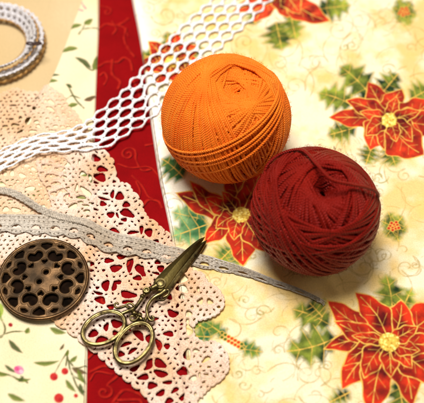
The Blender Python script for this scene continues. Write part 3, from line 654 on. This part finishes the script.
# grey linen lace
ctrl = [(-40, 223, .55, .26, 0), (0, 225, .58, .27, 0), (40, 226, .63, .28, 0), (80, 230, .66, .29, 0), (110, 242, .64, .30, 0), (140, 248, .58, .30, 0), (170, 254, .50, .22, 0), (195, 259.5, .42, .12, 5), (218, 264.5, .34, .12, 20), (245, 272, .24, .16, 40), (275, 283, .17, .14, 45), (300, 292, .14, .14, 35), (320, 301, .11, .12, 20)]
f_g, Lg, _ = ribbon_map(ctrl)
A, B = np.meshgrid(np.arange(-.05, Lg+.05, st), np.arange(-1.35, 1.15, st))
pp = 1.02
scl = .26*np.abs(np.cos(PI*A/pp))
F = np.minimum(1.0-B, B+.72+scl)
F = np.minimum(F, np.minimum(A, Lg-A)+.02)
for k_ in range(int(Lg/pp)+1):
    ac = (k_+.5)*pp+pp*.5
    i0 = max(int((ac-.5)/st), 0); i1 = int((ac+.5)/st)
    a_ = A[:, i0:i1]-ac; b_ = B[:, i0:i1]
    q = np.hypot(a_/(.25-.4*(b_+.22)), (b_+.22)/.22); F[:, i0:i1] = np.minimum(F[:, i0:i1], (q-1)*.15)
    for dx, dy in ((-.22, -.72), (.22, -.72), (0, -.78), (-.4, .30), (-.15, .34), (.1, .30), (.35, .34), (-.42, -.3), (.42, -.3), (-.45, .7), (-.2, .7), (.05, .7), (.3, .7)):
        q = np.hypot((a_-dx)/.035, (b_-dy)/.03); F[:, i0:i1] = np.minimum(F[:, i0:i1], (q-1)*.03)
def rel_g(a, b, f): return .018*np.cos(2*PI*b/.2)+.012*np.sin(2*PI*a/.085)*np.sin(2*PI*b/.2+1)
grey = field_mesh('linen_lace_trim', A, B, F, lambda a, b: f_g(a, b), .07, M_grey, w=.07, relief=rel_g)
tag(grey, 'narrow grey linen lace trim passing under the scissors blades, ending beside the dark red ball', 'lace trim')
ctrl = [(-40, 196, .2, .3, 0), (0, 192, .2, .32, 20), (14, 195, .2, .36, 30), (28, 203, .2, .40, 40), (42, 212, .2, .42, 40), (58, 218, .2, .42, 20), (82, 224, .16, .40, 10), (104, 233, .1, .38, 0)]
f_t, Lt, _ = ribbon_map(ctrl)
A, B = np.meshgrid(np.arange(-.05, Lt+.05, st), np.arange(-1.1, 1.1, st*2))
F = np.minimum(np.minimum(1-np.abs(B)+.08*np.cos(2*PI*A/.3), 1), np.minimum(A, Lt-A)+.02)
field_mesh('folded_tail', A, B, F*.5, lambda a, b: f_t(a, b), .07, M_grey, parent=grey, w=.2, relief=lambda a, b, f: .02*np.sin(2*PI*(a*1.0+b*.15)/.14))

mb = MB(); e_ = unp(319, 300.5, .5)
for k_ in range(16):
    a_ = random.uniform(-.75, .05); l_ = random.uniform(.15, .42); q_ = random.uniform(-.08, .08)
    P = [e_+[-.12, q_*.8, 0], e_+[l_*.5*math.cos(a_), l_*.5*math.sin(a_)+q_, .02], e_+[l_*math.cos(a_*1.4), l_*math.sin(a_*1.4)+q_, random.uniform(-.08, .06)]]
    mb.tube(spline(P, 8), .013, 5)
mb.build('frayed_end', M_grey, grey)

# ------------------------------------------------------------------ yarn balls
def ball_place(px, py, rpx, zc):
    R = 3.5
    for _ in range(20):
        c = unp(px, py, zc+R*.97); depth = float((c-CAM)@FWD); R = rpx/FPX*depth/1.004
    return c, R
def cam2w(v): v = np.array(v, float); v /= np.linalg.norm(v); return v[0]*RIGHT+v[1]*UPV-v[2]*FWD
def wound(name, c, R, pole, bands, d, mat, hole=.34, hdepth=.3, seed=3, mb_extra=None):
    """strands wound as circles that precess about the pole; each band lies over the last"""
    r = np.random.default_rng(seed); ax = cam2w(pole)
    e1 = np.cross(ax, [0, 0, 1.]); e1 /= np.linalg.norm(e1); e2 = np.cross(ax, e1)
    Vs, Qs, UVs = [], [], []; nv = 0; M = 132; S = 6
    t = np.linspace(0, 2*PI, M+1)
    LAY = .26; rad = R-len(bands)*d*LAY-d*.4
    for alpha, az0, n, step, lift in bands:
        rad += d*LAY
        for k_ in range(n):
            az = math.radians(az0+step*k_)+r.normal(0, .006); al = math.radians(alpha)+r.normal(0, .03)
            nrm = -math.sin(PI/2-al)*(math.cos(az)*e1+math.sin(az)*e2)*-1+math.cos(PI/2-al)*ax   # circle normal
            nrm /= np.linalg.norm(nrm); u = np.cross(nrm, ax); u /= np.linalg.norm(u); v = np.cross(nrm, u)
            off = r.normal(0, .016)+lift
            p = (np.cos(t)[:, None]*u+np.sin(t)[:, None]*v)*math.sqrt(1-off*off)+nrm*off
            p = p+.006*np.sin(t*3+r.uniform(0, 6))[:, None]*nrm
            p /= np.linalg.norm(p, axis=1)[:, None]
            th = np.arccos(np.clip(p@ax, -1, 1)); rr = rad+d*.004*k_-d*LAY*2.2*max(0, 1-min(k_, n-1-k_)/7)**2*(n < 62)+r.normal(0, d*.05)
            dip = hdepth*np.exp(-(th/hole)**2)+.05*np.exp(-((PI-th)/.5)**2)
            rr = rr*(1-dip)+.02*np.sin(t*2+r.uniform(0, 6)) * d
            P = c+p*rr[:, None]
            T = np.gradient(P, axis=0); T[0] = T[-1] = P[1]-P[-2]; T /= np.linalg.norm(T, axis=1)[:, None]
            Bv = np.cross(T, p); Bv /= np.linalg.norm(Bv, axis=1)[:, None]; Nv = np.cross(Bv, T)
            a = np.arange(S+1)/S*2*PI; q = d*.43
            V = P[:, None]+q*(np.cos(a)[None, :, None]*Bv[:, None]+.92*np.sin(a)[None, :, None]*Nv[:, None])
            L = np.r_[0, np.cumsum(np.linalg.norm(np.diff(P, axis=0), axis=1))]+r.uniform(0, 3)
            uv = np.stack(np.broadcast_arrays((L/d)[:, None], (a/2/PI)[None]), -1).reshape(-1, 2)
            i = np.arange(M)[:, None]; j = np.arange(S)[None]; w_ = S+1
            Q = np.stack([i*w_+j, i*w_+j+1, (i+1)*w_+j+1, (i+1)*w_+j], -1).reshape(-1, 4)
            Vs.append(V.reshape(-1, 3)); Qs.append(Q+nv); UVs.append(uv); nv += len(Vs[-1])
    # solid heart below the strands
    mb = MB(); mb.ball((0, 0, 0), 1, 64, 48); V = mb.V[0]; th = np.arccos(np.clip(V@ax, -1, 1))
    Rc = R-len(bands)*d*LAY-d*.75
    V = c+V*(Rc*(1-hdepth*1.5*np.exp(-(th/(hole*1.1))**2)))[:, None]
    Vs.append(V); Qs.append(mb.Q[0]+nv); UVs.append(mb.UV[0]); nv += len(V)
    # stray fibres
    nf = 1500; p = r.normal(size=(nf, 3)); p /= np.linalg.norm(p, axis=1)[:, None]; dr = np.cross(p, r.normal(size=(nf, 3))); dr /= np.linalg.norm(dr, axis=1)[:, None]
    ln = r.uniform(.08, .30, nf)[:, None]; th = np.arccos(np.clip(p@ax, -1, 1)); ok = th > .6; p, dr, ln = p[ok], dr[ok], ln[ok]; nf = len(p); b0 = c+p*(R-.06)
    s3 = np.cross(p, dr)*.006
    ctrs = [b0, b0+dr*ln*.4+p*.09, b0+dr*ln*.8+p*(.07+.10*r.random((nf, 1)))]
    V = np.stack([q_+o_ for q_ in ctrs for o_ in (s3, -s3*.5+p*.005, -s3*.5-p*.005)], 1)
    ff = []
    for a_ in (0, 3):
        for b_ in range(3): ff.append([a_+b_, a_+(b_+1) % 3, a_+3+(b_+1) % 3, a_+3+b_])
    Vs.append(V.reshape(-1, 3)); Qs.append((np.arange(nf)[:, None, None]*9+np.array(ff)[None]).reshape(-1, 4)+nv); UVs.append(np.zeros((nf*9, 2))); nv += nf*9
    root = empty(name, (c[0], c[1], c[2]-R))
    mesh_obj('wound_yarn', np.vstack(Vs), np.vstack(Qs), mat, root, uv=np.vstack(UVs))
    return root
def on_ball(c, R, cx, cy, rpx, pts, lift):
    P = []
    for x, y in pts:
        v = np.array([(x-cx)/rpx, -(y-cy)/rpx]); q = v@v
        if q > .985: v *= math.sqrt(.985/q); q = v@v
        P.append(c+cam2w((v[0], v[1], math.sqrt(1-q)))*(R+lift-(.3 if len(P) in (0, len(pts)-1) else 0)))
    return spline(P, 120)

D_OR = .165
c1, R1 = ball_place(226, 119, 65.5, .32)
bands_o = [(20, 0, 90, 4.0, 0), (5, 20, 40, 5, 0), (9, 100, 34, 5.5, 0), (13, 260, 34, 5, 0), (17, 70, 40, 4.5, 0), (22, 190, 36, 2.9, 0), (26, 40, 34, 2.9, 0), (28, 330, 56, 3.1, 0), (30, 350, 14, 3.6, 0)]
b1 = wound('orange_yarn_ball', c1, R1, (.17, .46, .87), bands_o, D_OR, M_orange, hole=.34, hdepth=.20, seed=5)
tag(b1, 'bright orange ball of crochet yarn, farther of the two yarn balls', 'yarn ball', 'yarn balls on the poinsettia fabric')
mb = MB()
def cp_(x, y):
    v = np.array([(x-226)/65.5, -(y-119)/65.5]); q = min(v@v, .98); v = v*math.sqrt(q/max(v@v, 1e-9)); return cam2w((v[0], v[1], math.sqrt(1-q)))
for k_ in range(5):
    a_, b_, c_ = cp_(284-k_*2.2, 80-k_*1.6+random.uniform(-2, 2)), cp_(258-k_*3.2+random.uniform(-2.5, 2.5), 150-k_*3.2), cp_(186-k_*2.+random.uniform(-2, 2), 170-k_*4.2)
    nn = np.cross(b_-a_, c_-a_); nn /= np.linalg.norm(nn); off = nn@a_; u = a_-nn*off; u /= np.linalg.norm(u); v = np.cross(nn, u)
    t = np.linspace(0, 2*PI, 160)[:-1]; P = (np.cos(t)[:, None]*u+np.sin(t)[:, None]*v)*math.sqrt(1-off*off)+nn*off
    mb.tube(c1+P*(R1-.075+.008*k_), D_OR*.45, 8, closed=True, up=P)
for u_ in mb.UV: u_ /= [D_OR, 1]
mb.build('crossing_strands', M_orange, b1)

D_BU = .185
c2, R2 = ball_place(315, 211, 66, .32)
bands_b = [(30, 0, 84, 4.3, 0), (8, 0, 50, 7.3, 0), (55, 0, 50, 7, 0), (13, 160, 50, 7.2, 0), (42, 280, 26, 3.5, 0), (18, 40, 52, 3.6, 0), (62, 200, 20, 6, 0), (38, 330, 26, 3.6, 0), (25, 300, 50, 3.7, 0), (52, 60, 22, 7, 0), (44, 180, 18, 7, 0), (60, 20, 22, 16, 0), (48, 90, 12, 8, 0)]
b2 = wound('dark_red_yarn_ball', c2, R2, (.10, .44, .89), bands_b, D_BU, M_burg, hole=.22, hdepth=.36, seed=9)
tag(b2, 'dark red ball of crochet yarn with a loose strand across its top', 'yarn ball', 'yarn balls on the poinsettia fabric')
mb = MB()
for pts, lf in (([(252, 176), (262, 160), (280, 152), (299, 152), (311, 167), (323, 181), (343, 186), (360, 189), (372, 194.5), (381, 204)], .05),):
    P = on_ball(c2, R2, 315, 211, 66, pts, lf); mb.tube(P, D_BU*.45, 8, up=(P-c2)/np.linalg.norm(P-c2, axis=1)[:, None])
for u_ in mb.UV: u_ /= [D_BU, 1]
mb.build('loose_strand', M_burg, b2)

# ------------------------------------------------------------------ filigree button
cb = unp(43.5, 279.5, .62); RB = 46.0/FPX*float((cb-CAM)@FWD)
bt = empty('filigree_button', (cb[0], cb[1], .5))
st = .03; A, B = np.meshgrid(np.arange(-RB-.1, RB+.1, st), np.arange(-RB-.1, RB+.1, st)); r_ = np.hypot(A, B)/RB; an = np.arctan2(B, A)
F = (.955-r_)*RB
def cut(cx, cy, P):
    global F
    F = np.minimum(F, sd_poly(A, B, np.array(P)))
def radial(a, pts): c, s = math.cos(a), math.sin(a); return [((x*c-y*s)*RB, (x*s+y*c)*RB) for x, y in pts]
ell = lambda cx, cy, rx, ry, n=18: [(cx+rx*math.cos(q/n*2*PI), cy+ry*math.sin(q/n*2*PI)) for q in range(n)]
for s in (1, -1): cut(0, 0, [(x*RB, y*RB) for x, y in ell(s*.062, s*.115, .052, .055)])
for k_ in range(8):
    a = math.radians(22.5+45*k_)
    # tulip shaped opening: an oval with a cusp on its outer side
    tul = [(.575+.135*math.cos(q)*(1-.0)-.09*math.exp(-(q/.35)**2), .165*math.sin(q)) for q in np.linspace(-PI, PI, 25)[:-1]]
    cut(0, 0, radial(a, tul))
    cut(0, 0, radial(a, [(.83, -.085), (.87, -.05), (.885, 0), (.87, .05), (.83, .085), (.80, .0)]))
    b_ = math.radians(45*k_)
    cut(0, 0, radial(b_, [(.33, 0), (.40, -.062), (.44, -.05), (.42, 0), (.44, .05), (.40, .062)]))
    cut(0, 0, radial(b_, [(.70, 0), (.79, -.115), (.86, -.12), (.885, 0), (.86, .12), (.79, .115)]))
def mp_b(a, b):
    q = np.hypot(a, b)/RB; z = .72+.16*(1-q*q)+0*a
    # raised petals round each opening
    e = np.stack([a/RB*.15, b/RB*.15, np.ones_like(a)], 1); e /= np.linalg.norm(e, axis=1)[:, None]
    return np.stack([cb[0]+a, cb[1]+b, z], 1), e
def rel_b(a, b, f): return .028*np.exp(-((f-.07)/.035)**2)+.008*np.cos(8*np.arctan2(b, a))*np.clip(np.hypot(a, b)/RB, 0, .4)
field_mesh('pierced_disc', A, B, F, mp_b, .05, M_bronze, parent=bt, w=.05, relief=rel_b, bottom=1.0)
mb = MB(); mb.lathe((cb[0], cb[1], 0), [(RB*.93, .76), (RB*.945, .80), (RB*.97, .805), (RB*.995, .77), (RB*1.0, .71), (RB*.98, .62), (RB*.93, .56), (RB*.90, .58), (RB*.92, .68), (RB*.93, .76)], 96)
mb.build('rim', M_bronze_d, bt)
mb = MB(); mb.lathe((cb[0], cb[1], 0), [(.001, .67), (RB*.5, .667), (RB*.925, .66), (RB*.93, .63), (RB*.5, .64), (.001, .64)], 64); mb.build('hole_shade_disc', M_hole_shade, bt)  # added dark disc, paints the deep shade seen through the openings
tag(bt, 'round pierced bronze button with two thread holes, lying on the lace', 'button')

# ------------------------------------------------------------------ scissors
ZS = .66
sc = empty('embroidery_scissors', (*unp(160, 284, ZS)[:2], .5))
def blade(name, outline, ridge, z0, z1, zr, mat):
    """outline and ridge in photo pixels; sharp outline lies low, the ridge stands proud"""
    L = unp_list(outline, ZS); Rg = unp_list(spline(ridge, 24), ZS); n = len(L)
    O = spline([tuple(p[:2]) for p in L]+[tuple(L[0][:2])], 120)[:-1]; m = len(O)
    ctr = np.array([Rg[np.argmin(np.hypot(Rg[:, 0]-p[0], Rg[:, 1]-p[1]))][:2] for p in O])
    V = []
    for f, z in ((0, z0), (0, z1), (.12, z1+.02), (.55, (z1+zr)/2+.015), (1, zr)):
        V.append(np.column_stack([O*(1-f)+ctr*f, np.full(m, z)]))
    V.append(np.column_stack([ctr, np.full(m, z0)])); K = len(V); V = np.vstack(V)
    j = np.arange(m); j2 = (j+1) % m; Q = [np.stack([k_*m+j, k_*m+j2, (k_+1)*m+j2, (k_+1)*m+j], 1) for k_ in range(K-2)]
    Q.append(np.stack([j2, j, (K-1)*m+j, (K-1)*m+j2], 1))
    return mesh_obj(name, V, np.vstack(Q), mat, sc, smooth=False)
blade('blade', [(205, 236.5), (199, 239), (188, 247.5), (175, 259.5), (165, 268.5), (157, 277), (153.5, 282), (154, 287), (158, 291), (164, 290.5), (168, 286), (178, 272), (190, 257), (203, 240)],
      [(203.5, 238.5), (190, 250.5), (176, 265), (166, 277), (160, 284)], .60, .64, .76, M_brass)
blade('blade', [(207, 238.5), (205.5, 243), (199, 253), (189, 265.5), (179, 277.5), (171, 287), (165, 292), (160, 291), (161, 284), (172, 270), (186, 256), (199, 243)],
      [(205.5, 240.5), (196, 253), (184, 267), (173, 280), (165, 289)], .50, .53, .62, M_brass_d)
def pz(pts, z): return np.array([unp(x, y, z) for x, y in pts])
pv = unp(160.3, 283, .76)
mb = MB(); mb.lathe((pv[0], pv[1], 0), [(.29, .70), (.29, .775), (.27, .79), (.25, .79), (.235, .765), (.20, .765), (.185, .795), (.16, .805), (.001, .81)], 28); mb.build('pivot_screw', M_brass_d, sc)
def ringpts(c, a, b, ang, z, n=72):
    t = np.arange(n)/n*2*PI; ca, sa = math.cos(math.radians(ang)), math.sin(math.radians(ang)); k = 1+.03*np.cos(2*t)
    x = a*k*np.cos(t); y = b*k*np.sin(t); return pz(np.stack([c[0]+x*ca-y*sa, c[1]+x*sa+y*ca], 1), z)
def tubez(mb, pts, z, r, n=40, sides=12):
    c_ = spline([(x, y, r_) for (x, y), r_ in zip(pts, r)], n); P = pz(c_[:, :2], z); mb.tube(P, c_[:, 2], sides)
# left handle (of the upper blade)
mb = MB()
P = ringpts((103.6, 328), 22, 15.2, -27, .68); mb.tube(P, .105, 14, closed=True, flat=.95)
Pi = ringpts((103.6, 328), 20.7, 13.9, -27, .72); mb.tube(Pi, .055, 8, closed=True)
tubez(mb, [(157, 286), (151, 289), (146.5, 292), (142, 298), (138, 304), (133, 309), (127, 311.5), (121, 314)], .70, [.20, .13, .10, .11, .09, .12, .10, .09])
mb.ball(unp(146.6, 291, .76), (.22, .22, .17), 16, 10); mb.ball(unp(150.8, 288.3, .75), (.12, .12, .13))
mb.ball(unp(142.3, 296.3, .75), (.13, .13, .12)); mb.lathe(unp(146.6, 291, .76)+[0, 0, -.0], [(.1, .16), (.13, .175), (.16, .16)], 16)
tubez(mb, [(131, 309), (126, 306), (121, 307.5), (117, 308), (114.5, 305.5), (116, 303), (118.6, 304.4)], .74, [.085, .075, .07, .06, .06, .05, .05])
tubez(mb, [(135, 307), (131, 303.5), (127, 304), (127, 307.5), (130, 308)], .78, [.07, .06, .055, .05, .045])
mb.build('handle', M_brass_d, sc)
# right handle
mb = MB()
P = ringpts((133.7, 343), 22.6, 15.8, -50, .68); mb.tube(P, .108, 14, closed=True, flat=.95)
Pi = ringpts((133.7, 343), 21.2, 14.4, -50, .72); mb.tube(Pi, .055, 8, closed=True)
tubez(mb, [(166, 290), (161, 294), (155, 297), (150, 301.5), (147, 308), (147.5, 315), (150, 320), (153, 320.5), (153.5, 317), (151, 316)], .66, [.15, .14, .12, .09, .085, .08, .075, .065, .06, .05])
tubez(mb, [(148, 313), (146, 318), (144, 322), (141, 325)], .66, [.06, .085, .09, .09])
tubez(mb, [(144, 322), (140, 318), (135, 315), (132, 311)], .62, [.09, .12, .1, .09])
tubez(mb, [(163, 297.5), (168, 294.5), (169, 290.5), (164.5, 290.5), (160, 294)], .72, [.06, .07, .075, .07, .06])
tubez(mb, [(157, 299.5), (163, 300), (167, 297)], .66, [.05, .06, .04])
mb.ball(unp(139.5, 315, .72), (.15, .15, .13)); mb.ball(unp(134.3, 313, .74), (.16, .16, .13)); mb.ball(unp(143.5, 319.5, .70), (.11, .11, .1)); mb.ball(unp(152.2, 318.6, .70), (.075, .075, .07))
tubez(mb, [(139, 316), (136, 320), (131, 320), (130.5, 316.5), (133.5, 316)], .72, [.07, .065, .06, .05, .045])
mb.build('handle', M_brass_d, sc)
tag(sc, 'antique brass embroidery scissors with oval ring handles, closed, pointing to a printed poinsettia', 'scissors')

# ------------------------------------------------------------------ coil of braid, top left
RC = unp(-7, 43, .3); rg = empty('braid_coil', (RC[0], RC[1], 0))
RR = 2.25
st = .035; A, B = np.meshgrid(np.arange(0, 2*PI*RR, st), np.arange(-.62, .62, st))
F = .52-np.abs(B)+.05*np.cos(2*PI*A/.34)
for k_ in range(int(2*PI*RR/.42)):
    ac = (k_+.5)*2*PI*RR/int(2*PI*RR/.42); i0 = max(int((ac-.35)/st), 0); i1 = int((ac+.35)/st)
    for bb, rx, ry in ((.18, .12, .1), (-.2, .1, .12)):
        q = np.hypot((A[:, i0:i1]-ac-(.1 if bb > 0 else 0))/rx, (B[:, i0:i1]-bb)/ry); F[:, i0:i1] = np.minimum(F[:, i0:i1], (q-1)*.1)
def mp_r(rad, tilt, zb):
    def f(a, b):
        an = a/RR; ct, sn = math.cos(tilt), math.sin(tilt); rr = rad+b*ct
        return (np.stack([RC[0]+rr*np.cos(an), RC[1]+rr*np.sin(an)*1.0, zb+b*sn+.03*np.sin(an*3)], 1), np.stack([-sn*np.cos(an), -sn*np.sin(an), np.full_like(a, ct)], 1))
    return f
field_mesh('braid', A, B, F, mp_r(RR+.12, .85, .62), .06, M_ring, parent=rg, w=.06, relief=lambda a, b, f: .02*np.sin(2*PI*a/.1))
field_mesh('braid', A, B, F, mp_r(RR+.42, .5, .36), .06, M_ring, parent=rg, w=.06, relief=lambda a, b, f: .02*np.sin(2*PI*a/.1))
mb = MB(); t = np.arange(200)/200*2*PI
for rad, z, r_, fr in ((RR-.22, .25, .07, 60), (RR+.55, .78, .05, 50), (RR+.86, .16, .07, 56)):
    P = np.stack([RC[0]+(rad+.04*np.cos(fr*t))*np.cos(t), RC[1]+(rad+.04*np.cos(fr*t))*np.sin(t), z+.03*np.sin(fr*t)], 1); mb.tube(P, r_, 8, closed=True)
mb.build('gold_cord', M_gold, rg)
M_bow = mat_lace('brown_thread', (78, 54, 46), (60, 40, 36), 500, .5)
mb = MB(); cb_ = unp(34, 44, 1.25)
for s in (1, -1):
    q = np.linspace(0, 2*PI, 24); P = np.stack([cb_[0]+s*(.22-.22*np.cos(q)), cb_[1]+.09*np.sin(q), cb_[2]+.05*np.sin(q/2)], 1); mb.tube(P, .055, 8)
mb.ball(cb_, (.09, .09, .08)); mb.build('bow', M_bow, rg)
tag(rg, 'coil of silvery lace braid with a small dark bow, cut by the top left corner', 'braid coil')
